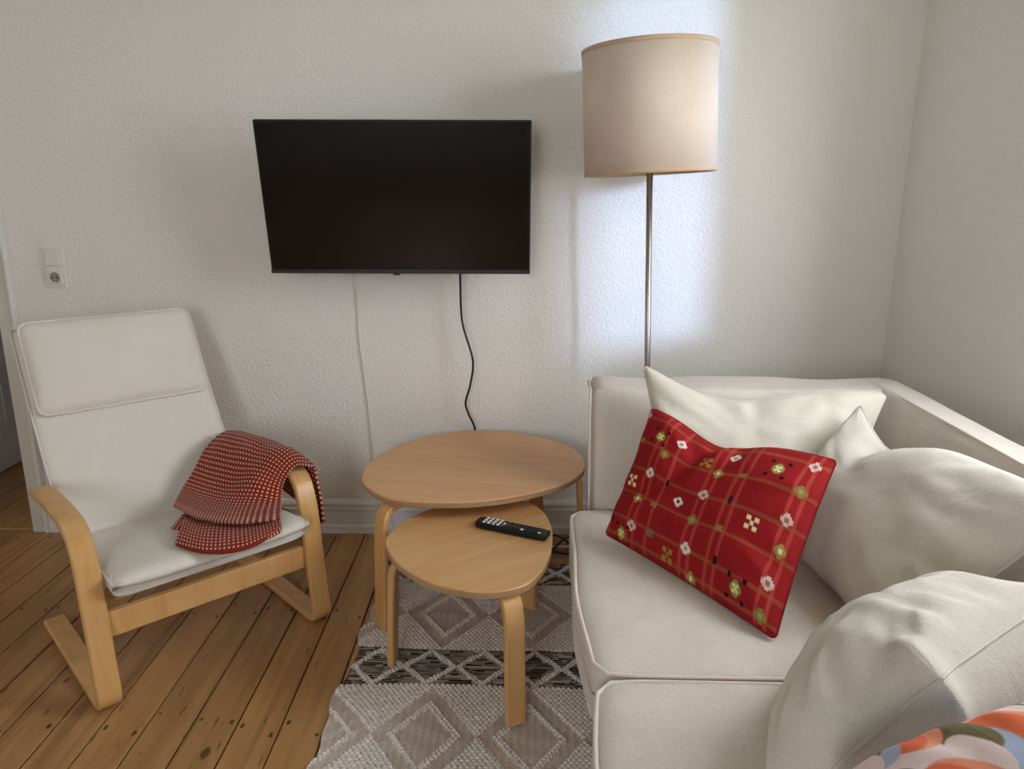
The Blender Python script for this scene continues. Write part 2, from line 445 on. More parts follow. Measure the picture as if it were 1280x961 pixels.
# windows
def window(name, axis, c, a0, a1, z0, z1, outw):
    r = structure(empty(name, ((c, a0, z0) if axis == 'x' else (a0, c, z0))))
    f = .05
    def b(n, aa, ab, za, zb, d0, d1, m, rr=.004):
        lo, hi = sorted((c + outw * d0, c + outw * d1))
        if axis == 'x': box(n, (lo, aa, za), (hi, ab, zb), m, r, rr, 2)
        else: box(n, (aa, lo, za), (ab, hi, zb), m, r, rr, 2)
    b('window_frame', a0, a0 + f, z0, z1, .18, .24, M['trimw']); b('window_frame', a1 - f, a1, z0, z1, .18, .24, M['trimw'])
    b('window_frame', a0 + f, a1 - f, z0, z0 + f, .18, .24, M['trimw']); b('window_frame', a0 + f, a1 - f, z1 - f, z1, .18, .24, M['trimw'])
    b('window_sill', a0, a1, z0 - .0, z0 + .02, -.03, .18, M['trimw'])
    b('pane', a0 + f, a1 - f, z0 + f, z1 - f, .205, .211, M['glass'], 0)
window('window_1', 'x', XR, *W1, 1)
window('fill_window', 'y', YF, *W2, -1)  # added out of view to give frontal fill
portal('daylight_portal_right', (XR + .25, (W1[0] + W1[1]) / 2, (W1[2] + W1[3]) / 2), (-1, 0, 0), W1[1] - W1[0], W1[3] - W1[2])
portal('fill_portal_front', ((W2[0] + W2[1]) / 2, YF - .25, (W2[2] + W2[3]) / 2), (0, 1, 0), W2[1] - W2[0], W2[3] - W2[2])

# ------------------------------------------------------------------ sofa
SR = math.radians(-1.5)
SO = (0.235, 2.30)
sofa = empty('sofa', (SO[0], SO[1], 0), SR, 'off-white fabric two-seat sofa with piped seat cushions and high arm', 'sofa')
def soft_box(name, lo, hi, m, parent, r=.03, seg=4, cuts=14, deform=None):
    """rounded, finely cut box in the parent's frame, shaped by deform(verts)"""
    lo = np.array(lo, float); hi = np.array(hi, float); d = hi - lo
    bm = bmesh.new(); bmesh.ops.create_cube(bm, size=1)
    bmesh.ops.subdivide_edges(bm, edges=bm.edges[:], cuts=cuts, use_grid_fill=True)
    V = np.array([v.co[:] for v in bm.verts]) * d
    F = [[q.index for q in f.verts] for f in bm.faces]; bm.free()
    half = d / 2; rr = min(r, half.min() * .98); inner = half - rr
    c = np.clip(V, -inner, inner); o = V - c; n = np.linalg.norm(o, axis=1)[:, None]
    # remap so the rounding spans evenly
    V = np.where(n > 1e-9, c + o / np.maximum(n, 1e-9) * np.minimum(rr, np.maximum(np.abs(o).max(1)[:, None], 1e-9)), V)
    V = V + (lo + hi) / 2
    if deform is not None: V = deform(V)
    return mk(name, V, F, m, parent, True, False)

# local frame: x from the seat front to the back, y = 0 at the arm's inner top, -y towards the camera
def skirt(V):
    V = V.copy(); V[:, 0] += .004 * np.sin(V[:, 1] * 14) * (V[:, 0] < .1); return V
soft_box('base', (.0, -2.0, .035), (1.0, .14, .30), M['sofafab'], sofa, .02, cuts=20, deform=skirt)
def arm_def(V):
    V = V.copy(); t = np.clip((V[:, 2] - .30) / .48, 0, 1); inn = V[:, 1] < .06
    V[:, 1] += np.where(inn, -.135 * (1 - t) ** 1.0, 0)
    V[:, 1] += .006 * vnoise(V[:, 0] * 9 + 3, V[:, 2] * 16, 3) * (V[:, 2] > .3)
    V[:, 2] += .006 * vnoise(V[:, 0] * 5, V[:, 1] * 5, 8) * (V[:, 2] > .7)
    return V
soft_box('arm', (.026, -.02, .03), (1.03, .165, .78), M['sofafab'], sofa, .022, cuts=26, deform=arm_def)
def back_def(V):
    V = V.copy(); t = np.clip((V[:, 2] - .30) / .48, 0, 1); inn = V[:, 0] < .97
    V[:, 0] += np.where(inn, -.13 * (1 - t), 0)
    V[:, 0] += .006 * vnoise(V[:, 1] * 6 + 3, V[:, 2] * 12, 5) * (V[:, 2] > .3)
    V[:, 2] += .005 * vnoise(V[:, 1] * 4, V[:, 0] * 5, 18) * (V[:, 2] > .7)
    return V
soft_box('back', (.93, -2.05, .03), (1.04, .160, .785), M['sofafab'], sofa, .022, cuts=30, deform=back_def)
tube('arm_piping', [(.020, .145, .765), (.017, .0, .770), (.014, -.018, .752), (.012, -.06, .62), (.012, -.10, .48), (.012, -.13, .33)], .0045, M['piping'], sofa, world=False)
tube('back_piping', catmull([(.945, -.02, .782), (.940, -.3, .784), (.936, -.9, .782), (.940, -1.6, .784), (.940, -2.0, .784)], 8), .0035, M['piping'], sofa, world=False)

def seat_cushion(y0, y1, seed):
    def d(V):
        V = V.copy(); u = (V[:, 0] + .045) / .95; v = (V[:, 1] - y0) / (y1 - y0)
        k = np.clip(4 * v * (1 - v), 0, 1); kx = np.clip(4 * u * (1 - u), 0, 1)
        V[:, 2] += np.where(V[:, 2] > .37, .022 * (k * kx) ** .5 - .012, 0) + .004 * vnoise(V[:, 0] * 5 + seed, V[:, 1] * 5, seed) * (V[:, 2] > .4)
        V[:, 0] += np.where(V[:, 0] < .2, -.020 * k ** .6, 0) + .004 * np.sin(V[:, 1] * 13 + seed) * (V[:, 0] < .1)
        return V
    c = soft_box('seat_cushion', (-.040, y0, .28), (.86, y1, .44), M['sofafab'], sofa, .035, cuts=26, deform=d)
    for zz in (.422, .300):
        P = []
        for t in np.linspace(0, 1, 24):
            yy = y0 + .012 + (y1 - y0 - .024) * t; k = 4 * t * (1 - t)
            cx = .022 * (1 - min(1, min(t, 1 - t) / .045)) ** 2
            P.append((-.040 - .020 * k ** .6 + .004 * math.sin(yy * 13 + seed) + .004 + cx, yy, zz + (.006 * k if zz > .4 else 0)))
        P = [(.80, y0 + .008, zz), (.3, y0 + .006, zz), (.05, y0 + .006, zz)] + P + [(.05, y1 - .006, zz), (.3, y1 - .006, zz), (.80, y1 - .008, zz)]
        tube('piping', P, .0048, M['piping'], c, world=False)
    return c
seat_cushion(-.985, -.155, 1)
seat_cushion(-1.83, -.99, 2)
for (lx, ly) in ((.08, .02), (.95, .05), (.08, -1.9), (.95, -1.9)):
    box('foot', (lx - .03, ly - .03, 0.0195 if lx < .5 else .0005), (lx + .03, ly + .03, .05), M['birchleg'], sofa, .004, world=False)

# ------------------------------------------------------------------ cushions
SEAT = .448
def pillow(name, Q, T, m, label, nu=60, nv=60, seed=0, wr=.010, pinch=.05, p=2.0, q=.5, paint=None, extra=None, back=1.0, seam=True, floorz=SEAT, group=None, sag=None, cr=.10, ear=0.0):
    """Q: four corners TL, TR, BR, BL in world metres; T: half thickness"""
    Q = np.asarray(Q, float)
    u, v = np.meshgrid(np.linspace(0, 1, nu), np.linspace(0, 1, nv), indexing='ij')
    # denser towards rim
    uu = .5 - .5 * np.cos(np.pi * u); vv = .5 - .5 * np.cos(np.pi * v)
    uu = .5 * uu + .5 * u; vv = .5 * vv + .5 * v
    a, b = 2 * uu - 1, 2 * vv - 1
    ra, rb_ = np.maximum(0, np.abs(a) - (1 - cr)) / cr, np.maximum(0, np.abs(b) - (1 - cr)) / cr
    k_ = np.where((ra > 0) & (rb_ > 0), np.maximum(ra, rb_) / np.maximum(np.hypot(ra, rb_), 1e-9), 1.0)
    a0, b0 = a, b
    a = np.sign(a) * np.where(np.abs(a) > 1 - cr, (1 - cr) + cr * ra * k_, np.abs(a)); b = np.sign(b) * np.where(np.abs(b0) > 1 - cr, (1 - cr) + cr * rb_ * k_, np.abs(b0))
    us = .5 + .5 * a * (1 - pinch * (1 - b ** 2)); vs_ = .5 + .5 * b * (1 - pinch * (1 - a ** 2))
    B = lambda s, t: ((1 - s) * (1 - t))[..., None] * Q[0] + (s * (1 - t))[..., None] * Q[1] + (s * t)[..., None] * Q[2] + ((1 - s) * t)[..., None] * Q[3]
    P = B(us, vs_)
    if sag is not None: P[..., 2] -= sag(uu) * (1 - vv) ** 1.5
    n = np.cross(Q[2] - Q[0], Q[3] - Q[1]); n /= np.linalg.norm(n)
    if n @ (_O - Q.mean(0)) < 0: n = -n
    h = np.clip((1 - np.abs(a0) ** p) * (1 - np.abs(b0) ** p), 0, 1) ** q
    rim = np.clip(h * 1.6, 0, 1)
    rc_ = np.hypot(uu, vv); ac_ = np.arctan2(vv, uu)
    eb = ear * 1.1 * np.exp(-(rc_ / .14) ** 2) * np.clip(h * 4, 0, 1) - ear * .12 * np.exp(-((rc_ - .30) / .08) ** 2) * rim + ear * .14 * np.sin(ac_ * 13 + 2 * vnoise(uu * 4, vv * 4, 91)) * np.exp(-((rc_ - .42) / .18) ** 2) * rim
    if ear > 0:
        od = Q[0] - Q.mean(0); od = od / np.linalg.norm(od)
        P = P + (1.7 * ear * np.exp(-(rc_ / .10) ** 2))[..., None] * od
    ang = np.arctan2(b, a); rr = np.hypot(a, b)
    w = vnoise(uu * 5 + seed, vv * 5 + seed, seed + 1) * .6 + vnoise(uu * 11, vv * 11 + seed, seed + 2) * .35
    w2 = vnoise(ang * 5 + 20, rr * 1.2, seed + 4) * np.clip(rr - .45, 0, 1) * 1.5
    hf = T * h + wr * (w * .7 + w2) * rim
    if extra is not None: hf = hf + extra(uu, vv) * rim
    hf = hf + eb; hb = T * back * h + eb
    Vf = P + hf[..., None] * n; Vb = P - hb[..., None] * n
    V = np.concatenate([Vf.reshape(-1, 3), Vb.reshape(-1, 3)])
    N = nu * nv
    idx = np.arange(N).reshape(nu, nv); bidx = idx + N
    border = np.zeros((nu, nv), bool); border[0, :] = border[-1, :] = True; border[:, 0] = border[:, -1] = True
    remap = np.arange(2 * N); remap[bidx[border]] = idx[border]
    F = np.concatenate([grid_faces(nu, nv), grid_faces(nu, nv, N, True)]); F = remap[F]
    used = np.unique(F); new = -np.ones(2 * N, int); new[used] = np.arange(len(used)); F = new[F]; V = V[used]
    if floorz is not None: V[:, 2] = np.where(V[:, 2] < floorz, floorz + .02 * (1 - np.exp((V[:, 2] - floorz) / .05)) * .0 + .0005, V[:, 2])
    col = None
    if paint is not None:
        cf = paint(uu, vv); col = np.concatenate([cf.reshape(-1, 3), cf.reshape(-1, 3)])[used]
    # orient faces outward
    f0 = F[(nu // 2) * (nv - 1) + nv // 2]; fn = np.cross(V[f0[1]] - V[f0[0]], V[f0[2]] - V[f0[1]])
    if fn @ n < 0: F = F[:, ::-1]
    base = V.mean(0); base[2] = V[:, 2].min()
    r = empty(name, tuple(base), 0, label, 'cushion', group)
    mk('cushion_cover', V, F, m, r, True, True, None, col)
    if seam:
        ring = [P[i, 0] for i in range(nu)] + [P[-1, j] for j in range(1, nv)] + [P[i, -1] for i in range(nu - 2, -1, -1)] + [P[0, j] for j in range(nv - 2, 0, -1)]
        ring = np.array(ring)
        if floorz is not None: ring[:, 2] = np.maximum(ring[:, 2], floorz + .003)
        sm = m
        if paint is not None: sm = M['redseam']
        tube('seam', ring[::2], .0032, sm, r, 6, True)
    return r

M['redseam'] = fabric_mat('red_seam', srgb(120, 24, 26), .05)

# long cream back cushion against the arm
pillow('cushion', [at_z(803, 455, .874), at_z(1110, 491, .80), (.98, 1.99, .456), (.42, 1.99, .456)], .072, M['linen'],
       'long cream linen cushion leaning on the sofa arm behind the red one', 80, 70, 3, .014, .06, 2.2, .42,
       back=.35, sag=lambda u: .070 * np.exp(-((u - .34) / .30) ** 2) * (1 - np.exp(-u / .07)),
       extra=lambda u, v: -.018 * np.exp(-((u - .45) / .04) ** 2 - (v / .25) ** 2) - .012 * np.exp(-((u - .75) / .04) ** 2 - (v / .2) ** 2))
# cream cushion against the sofa back
pillow('cushion', [at_z(1075, 503, .80), (1.09, 1.30, .80), (.78, 1.33, .455), (.735, 1.90, .455)], .11, M['linen2'],
       'plump cream cushion with a peaked corner leaning on the sofa back', 80, 80, 11, .016, .05, 2.2, .42, cr=.12,
       back=.4, sag=lambda u: .085 * np.exp(-((u - .22) / .22) ** 2) * (1 - np.exp(-u / .05)),
       extra=lambda u, v: -.040 * np.exp(-((u - .20 - .2 * v) / .06) ** 2 - (v / .25) ** 2))

# red embroidered cushion
FL = [('w', -.0, .062), ('B', .153, .197), ('w', .283, .163), ('o', .226, .304), ('x', .08, .576), ('w', .18, .479), ('ox', .459, .221), ('w', .58, .137),
      ('y', .541, .288), ('s', .662, .273), ('B', .806, .176), ('p', .942, .089), ('o', .936, .264), ('b', .40, .572), ('p', .519, .467), ('k', .663, .456),
      ('x', .79, .538), ('p', .921, .441), ('o', .511, .653), ('y', .165, .681), ('B', .121, .949), ('p', .185, .873), ('g', .31, .857), ('ox', .433, .93),
      ('w', .526, .839), ('s', .656, .64), ('y', .935, .609), ('B', .804, .899), ('p', .93, .79), ('o', .933, .951), ('k', .683, .821), ('y', .571, .98),
      ('k', .027, .87), ('k', .009, .468), ('k', .299, .484), ('s', .276, .671), ('s', .044, .27)]
def red_paint(u, v):
    W, H = .61 / 1.25, .46 / 1.25
    L = lambda *c: np.array(srgb(*c)[:3])
    base = L(146, 25, 30); c = np.broadcast_to(base, u.shape + (3,)).copy()
    def over(mask, colr, k=1.0):
        mk_ = (mask * k)[..., None]; c[:] = c * (1 - mk_) + colr * mk_
    soft = lambda d, w: np.clip((w - d) / (w * .35) + .0, 0, 1)
    pink, olv = L(196, 84, 72), L(150, 96, 56)
    for cu, gap in ((.015, .0), (.178, .022), (.288, .0), (.522, .022), (.664, .022), (.932, .022)):
        for s in ((-1, 1) if gap else (0,)):
            over(soft(np.abs(u - cu - s * gap), .0095), pink, .48)
    for cv, gap in ((.075, .0), (.282, .0), (.475, .0), (.655, .0), (.845, .0), (.965, 0)):
        over(soft(np.abs(v - cv), .013), olv if round(cv * 100) % 2 == 0 else pink, .45)
    cols = dict(w=(L(232, 214, 206), L(160, 130, 122)), p=(L(226, 186, 178), L(140, 110, 108)), o=(L(140, 124, 66), L(170, 156, 90)), y=(L(160, 140, 70), L(232, 222, 180)), b=(L(232, 214, 200), L(20, 16, 18)))
    for k, fu, fv in FL:
        X, Y = (u - fu) * W, (v - fv) * H
        sq = lambda ox, oy, r: ((np.abs(X - ox) < r) & (np.abs(Y - oy) < r)).astype(float)
        if k in cols:
            a, ce = cols[k]; r = .0058; d = .0085
            for ox, oy in ((d, 0), (-d, 0), (0, d), (0, -d)):
                over(sq(ox, oy, r * .78), a)
            for ox, oy in ((d * .6, d * .6), (-d * .6, d * .6), (d * .6, -d * .6), (-d * .6, -d * .6)):
                over(sq(ox, oy, r * .55), a)
            over(sq(0, 0, .0042), ce)
        elif k in ('x', 'ox'):
            a = L(236, 216, 160) if k == 'x' else L(156, 128, 62); d = .0092
            for ox, oy in ((d, d), (-d, d), (d, -d), (-d, -d)): over(sq(ox, oy, .0052), a)
            over(sq(0, 0, .0045), L(240, 200, 190) if k == 'x' else L(150, 110, 60))
        elif k == 'B':
            g, yl = L(140, 140, 84), L(226, 222, 132)
            over(((np.abs(X) + np.abs(Y)) < .0185).astype(float) * (np.maximum(np.abs(X), np.abs(Y)) < .0145), g)
            for ox, oy in ((.0045, .0045), (-.0045, .0045), (.0045, -.0045), (-.0045, -.0045), (0, 0)): over(sq(ox, oy, .0033), yl)
            d = .019
            for ox, oy in ((d, d), (-d, d), (d, -d), (-d, -d)): over(sq(ox, oy, .0042), L(26, 14, 16))
        elif k == 's': over(((np.abs(X) < .010) & (np.abs(Y) < .006)).astype(float), L(150, 120, 58), .9)
        elif k == 'g': over(sq(0, 0, .009), L(120, 112, 84), .9)
        elif k == 'k': over(((np.abs(X) < .0045) & (np.abs(Y) < .009)).astype(float), L(34, 26, 28))
    return c
pillow('cushion', [at_z(815, 510, .778), at_z(1046, 576, .750), at_z(969, 799, .452), at_z(757, 667, .455)], .062, M['redfab'],
       'red plaid cushion embroidered with small flowers', 260, 200, 21, .012, .03, 2.4, .46, paint=red_paint, back=.6, cr=.05, sag=lambda u: .050 * np.exp(-((u - .42) / .22) ** 2),
       extra=lambda u, v: -.022 * np.exp(-(((u - .45) + .35 * v) / .05) ** 2 - (v / .45) ** 2) + .012 * np.exp(-((u - .52 + .3 * v) / .05) ** 2 - (v / .4) ** 2))

# cream cushion seen corner-on
pillow('cushion', [at_z(1166, 850, .70), at_z(1335, 740, .70), (.63, 1.30, .455), (.375, .90, .455)], .145, M['linen2'],
       'creased cream cushion standing corner-on beside the printed one', 120, 120, 31, .024, .10, 2.0, .42, cr=.14, ear=.024, floorz=.464)

def retro_paint(u, v):
    L = lambda *c: np.array(srgb(*c)[:3])
    c = np.broadcast_to(L(226, 204, 204), u.shape + (3,)).copy()
    def ell(cu, cv, ru, rv, col, k=1.0):
        m_ = np.clip((1 - np.sqrt(((u - cu) / ru) ** 2 + ((v - cv) / rv) ** 2)) / .05 + .5, 0, 1)[..., None] * k; c[:] = c * (1 - m_) + col * m_
    for i in range(-1, 5):
        for j in range(-1, 5):
            x, y = i * .36 + (j % 2) * .18, j * .30
            ell(x + .02, y + .10, .15, .13, L(228, 150, 124)); ell(x + .02, y + .13, .14, .10, L(222, 112, 78))
            ell(x + .04, y + .24, .13, .10, L(168, 180, 206)); ell(x - .04, y + .25, .12, .09, L(116, 108, 80)); ell(x + .07, y + .29, .11, .07, L(226, 206, 204))
    m_ = ((u < .03) | (v < .03) | (u > .97) | (v > .97))[..., None]
    c[:] = np.where(m_, L(120, 150, 176), c)
    return c
pillow('cushion', [at_z(1300, 872, .735), (.97, .42, .66), (.36, .44, .60), at_z(1040, 975, .60)], .125, M['retro'],
       'pink cushion printed with orange, olive and blue ovals', 240, 240, 41, .010, .04, 2.2, .5, paint=retro_paint, seam=False)

# ------------------------------------------------------------------ armchair
CH = math.radians(43.68); CM = np.array([-.849, 1.968, 0.0])
_ac = np.array([math.cos(CH), math.sin(CH), 0]); _fw = np.array([math.sin(CH), -math.cos(CH), 0])
chair = empty('armchair', tuple(CM), CH, 'bentwood birch armchair with white cushion and headrest', 'armchair')
def cl(s, u, z): return (u, -s, z)          # chair frame: s forward, u across, z up
for sgn in (-1, 1):
    u = .322 * sgn
    P = catmull([(-.50, .500), (-.36, .510), (-.20, .511), (-.135, .500), (-.092, .470), (-.070, .425), (-.055, .36), (-.040, .25), (-.024, .13), (-.013, .062), (-.016, .032), (-.036, .0155), (-.075, .0125), (-.20, .0125), (-.40, .0125), (-.605, .0125)], 6)
    strip('side_frame', [cl(s, u, z) for s, z in P], (1, 0, 0), .062, .023, M['birchleg'], chair, False)
    lathe('bolt', [(.001, 0), (.006, 0), (.006, .004), (.001, .005)], M['steel'], chair, 12, loc=cl(-.055, u - sgn * .034, .22), rot=Matrix.Rotation(-sgn * math.pi / 2, 3, 'Y'), world=False)
rb = rbox((-.292, .045, .196), (.292, .067, .270), .003, 2)
bm_obj('front_rail', rb, M['birchleg'], chair, False, False)
prof = catmull([(.018, .345), (.030, .372), (.012, .390), (-.04, .394), (-.15, .388), (-.28, .374), (-.37, .366), (-.43, .384), (-.49, .436), (-.56, .530), (-.62, .625), (-.68, .725), (-.735, .83), (-.775, .915), (-.798, .962)], 7)
T2 = tangents(prof); N2 = np.stack([-T2[:, 1], T2[:, 0]], 1)
N2 *= np.sign((N2 @ np.array([.5, .8])))[:, None]          # up / forward side
arc = np.concatenate([[0], np.cumsum(np.linalg.norm(np.diff(prof, axis=0), axis=1))]); LEN = arc[-1]
crease = arc[np.argmin(np.abs(prof[:, 0] + .40) + 9 * (prof[:, 1] > .42))]
rings = []; K = 40
for i, (p_, n_) in enumerate(zip(prof, N2)):
    e = min(arc[i], LEN - arc[i]); k = min(1.0, math.sqrt(max(e, .0005) / .03)); th = .068 * (.35 + .65 * k) + .012 * max(0.0, 1 - arc[i] / .12); hw = .283 - .018 * (1 - k)
    c_ = p_ - n_ * .036
    ring = []
    for j in range(K):
        a = 2 * math.pi * j / K; ca, sa = math.cos(a), math.sin(a)
        uu = hw * math.copysign(abs(ca) ** .22, ca); nn = th / 2 * math.copysign(abs(sa) ** .55, sa)
        if sa > 0: nn += .006 * (1 - (uu / hw) ** 2) - .009 * math.exp(-((arc[i] - crease) / .010) ** 2)
        q_ = c_ + n_ * nn
        ring.append(cl(q_[0], uu, q_[1]))
    rings.append(np.array(ring))
V, F = ring_mesh(rings)
cush = mk('cushion', V, F, M['chairfab'], chair, True, False); cush['label'] = 'white cotton seat and back cushion'
cs = [np.array(cl(*( (p_ - n_ * .018)[0:1].tolist() + [0] + (p_ - n_ * .018)[1:2].tolist()))) for p_, n_ in zip(prof, N2)]
per = [c + np.array([-.283, 0, 0]) for c in cs[4:-2]] + [c + np.array([.283, 0, 0]) for c in cs[4:-2][::-1]]
tube('piping', np.array(per), .004, M['chairfab'], cush, 6, True, False)
# front hem seam
tube('front_seam', [cs[3] + np.array([t, -.012, .014]) for t in np.linspace(-.276, .276, 12)], .0028, M['piping'], cush, 6, False, False)
# headrest pillow, tied on over the back
def on_back(d, off): 
    i = int(np.argmin(np.abs(arc - d))); p_ = prof[i] + N2[i] * off; return p_
nu, nv = 46, 34; g = []
U_, V_ = np.meshgrid(np.linspace(-1, 1, nu), np.linspace(0, 1, nv), indexing='ij')
d0, d1 = LEN - .315, LEN - .001
def hr(off_sign):
    pts = np.zeros((nu, nv, 3))
    for j in range(nv):
        d = d0 + (d1 - d0) * V_[0, j]; i = np.searchsorted(arc, d); i = min(max(i, 1), len(arc) - 1)
        f = (d - arc[i - 1]) / (arc[i] - arc[i - 1]); p_ = prof[i - 1] * (1 - f) + prof[i] * f; n_ = N2[i - 1] * (1 - f) + N2[i] * f
        b = 2 * V_[0, j] - 1
        for k in range(nu):
            a = U_[k, j]; rr = .12
            ra, rb_ = max(0, abs(a) - (1 - rr)) / rr, max(0, abs(b) - (1 - rr * 1.6)) / (rr * 1.6)
            x_ = .268 * a
            h = max(0, (1 - abs(a) ** 3.2) * (1 - abs(b) ** 2.6)) ** .42
            # rounded corners
            if ra > 0 and rb_ > 0:
                s_ = max(ra, rb_) / math.hypot(ra, rb_); x_ = .268 * math.copysign((1 - rr) + rr * ra * s_, a)
                dd = b and math.copysign((1 - rr * 1.6) + rr * 1.6 * rb_ * s_, b); dcur = d0 + (d1 - d0) * (dd + 1) / 2
                i2 = min(max(np.searchsorted(arc, dcur), 1), len(arc) - 1); f2 = (dcur - arc[i2 - 1]) / (arc[i2] - arc[i2 - 1]); p2 = prof[i2 - 1] * (1 - f2) + prof[i2] * f2
            else: p2 = p_
            q_ = p2 + n_ * (.012 + (off_sign > 0) * .052 * h + .0018 * math.sin(x_ * 60 + b) * max(0, b - .2))
            pts[k, j] = cl(q_[0], x_, q_[1])
    return pts.reshape(-1, 3)
Vh = np.concatenate([hr(1), hr(-1)]); Fh = np.concatenate([grid_faces(nu, nv, 0, True), grid_faces(nu, nv, nu * nv)])
hd = mk('headrest_pillow', Vh, Fh, M['chairfab'], chair, True, False)
rim = [i * nv for i in range(nu)] + [(nu - 1) * nv + j for j in range(1, nv)] + [i * nv + nv - 1 for i in range(nu - 2, -1, -1)] + [j for j in range(nv - 2, 0, -1)]
tube('piping', Vh[rim], .004, M['chairfab'], hd, 6, True, False)
# bentwood rails carrying the cushion
for sgn in (-1, 1):
    Pr = [cl(*((p_ - n_ * .084)[0], .245 * sgn, (p_ - n_ * .084)[1])) for p_, n_ in list(zip(prof, N2))[34:-6:3]]
    strip('seat_rail', Pr, (1, 0, 0), .045, .018, M['birchleg'], chair, False)
for d in (.18, .34):
    i = int(np.argmin(np.abs(arc - d))); q_ = prof[i] - N2[i] * .102
    box('cross_bar', cl(q_[0] + .02, -.292, q_[1] - .012), cl(q_[0] - .02, .292, q_[1] + .004), M['birchleg'], chair, .002, 1, world=False)

# ------------------------------------------------------------------ throw blanket over the arm
def ch_at_u(x, y, u):
    d = ray(x, y); t = (u - (_O - CM) @ _ac) / (d @ _ac); return _O + t * d
def chw(s, u, z): return CM + s * _fw + u * _ac + np.array([0, 0, z])
rowsP = [
    [at_z(217, 633, .440), at_z(252, 648, .442), at_z(300, 653, .446), at_z(352, 646, .452)],
    [ch_at_u(228, 611, .045), ch_at_u(266, 624, .085), ch_at_u(310, 628, .145), ch_at_u(352, 630, .235)],
    [ch_at_u(243, 586, .10), ch_at_u(283, 598, .15), ch_at_u(322, 600, .20), ch_at_u(353, 610, .262)],
    [ch_at_u(258, 558, .17), ch_at_u(300, 566, .215), ch_at_u(338, 576, .255), ch_at_u(361, 592, .283)],
    [ch_at_u(280, 540, .25), ch_at_u(315, 549, .28), ch_at_u(352, 563, .30), ch_at_u(372, 581, .312)],
    [ch_at_u(303, 539, .33), ch_at_u(330, 548, .338), ch_at_u(362, 560, .345), ch_at_u(388, 582, .346)],
    [chw(-.40, .366, .52), chw(-.30, .368, .518), chw(-.19, .370, .51), chw(-.085, .372, .50)],
    [chw(-.40, .374, .44), chw(-.30, .375, .43), chw(-.19, .376, .415), chw(-.075, .377, .40)],
    [chw(-.40, .376, .36), chw(-.30, .377, .35), chw(-.19, .378, .335), chw(-.06, .380, .315)]]
def sheet(rows, nc, nr, seed=0, amp=.004):
    A = np.array([catmull(r, nc) for r in rows]); A = np.array([catmull(A[:, j], nr) for j in range(A.shape[1])])   # [col,row,3]
    nu, nv = A.shape[:2]
    du = np.concatenate([np.zeros((1, nv)), np.cumsum(np.linalg.norm(np.diff(A, axis=0), axis=2), 0)]); dv = np.concatenate([np.zeros((nu, 1)), np.cumsum(np.linalg.norm(np.diff(A, axis=1), axis=2), 1)], 1)
    gu = np.gradient(A, axis=0); gv = np.gradient(A, axis=1); n = np.cross(gu, gv); n /= np.maximum(np.linalg.norm(n, axis=2), 1e-9)[..., None]
    A = A + n * (amp * vnoise(du * 16 + 3, dv * 12 + 3, seed))[..., None]
    uv = np.stack([np.broadcast_to(du[:, nv // 3][:, None], du.shape), np.broadcast_to(dv[nu // 2][None], dv.shape)], 2)
    return A.reshape(-1, 3), grid_faces(nu, nv), uv.reshape(-1, 2)
def cloth(name, rows, nc, nr, parent, seed, amp=.004, thick=.007):
    V, F, uv = sheet(rows, nc, nr, seed, amp)
    o = mk(name, V, F, M['throw'], parent, True, True, uv)
    s = o.modifiers.new('thickness', 'SOLIDIFY'); s.thickness = thick; s.offset = 0
    return o
throw = empty('throw_blanket', tuple(at_z(300, 656, .40)), 0, 'brick-red throw with cream dots draped over the armchair arm', 'blanket')
cloth('blanket_cover', rowsP, 22, 10, throw, 5)
fold2 = [
    [at_z(214, 661, .408), at_z(256, 665, .410), at_z(303, 667, .410), at_z(345, 656, .414)],
    [at_z(221, 653, .416), at_z(257, 657, .417), at_z(303, 659, .417), at_z(345, 649, .420)],
    [at_z(234, 640, .420), at_z(264, 645, .420), at_z(304, 648, .420), at_z(344, 640, .424)]]
cloth('blanket_fold', fold2, 18, 8, throw, 7, .003)
fold3 = [
    [at_z(222, 672, .413), at_z(258, 680, .410), at_z(305, 678, .410), at_z(350, 660, .414)],
    [at_z(220, 681, .407), at_z(258, 691, .405), at_z(306, 686, .406), at_z(352, 664, .410)],
    [at_z(221, 675, .415), at_z(258, 683, .414), at_z(306, 679, .414), at_z(352, 657, .418)],
    [at_z(226, 660, .421), at_z(260, 668, .420), at_z(305, 666, .420), at_z(350, 650, .422)],
    [at_z(232, 646, .424), at_z(264, 650, .423), at_z(304, 650, .423), at_z(346, 640, .425)]]
cloth('blanket_fold', fold3, 18, 8, throw, 9, .003)

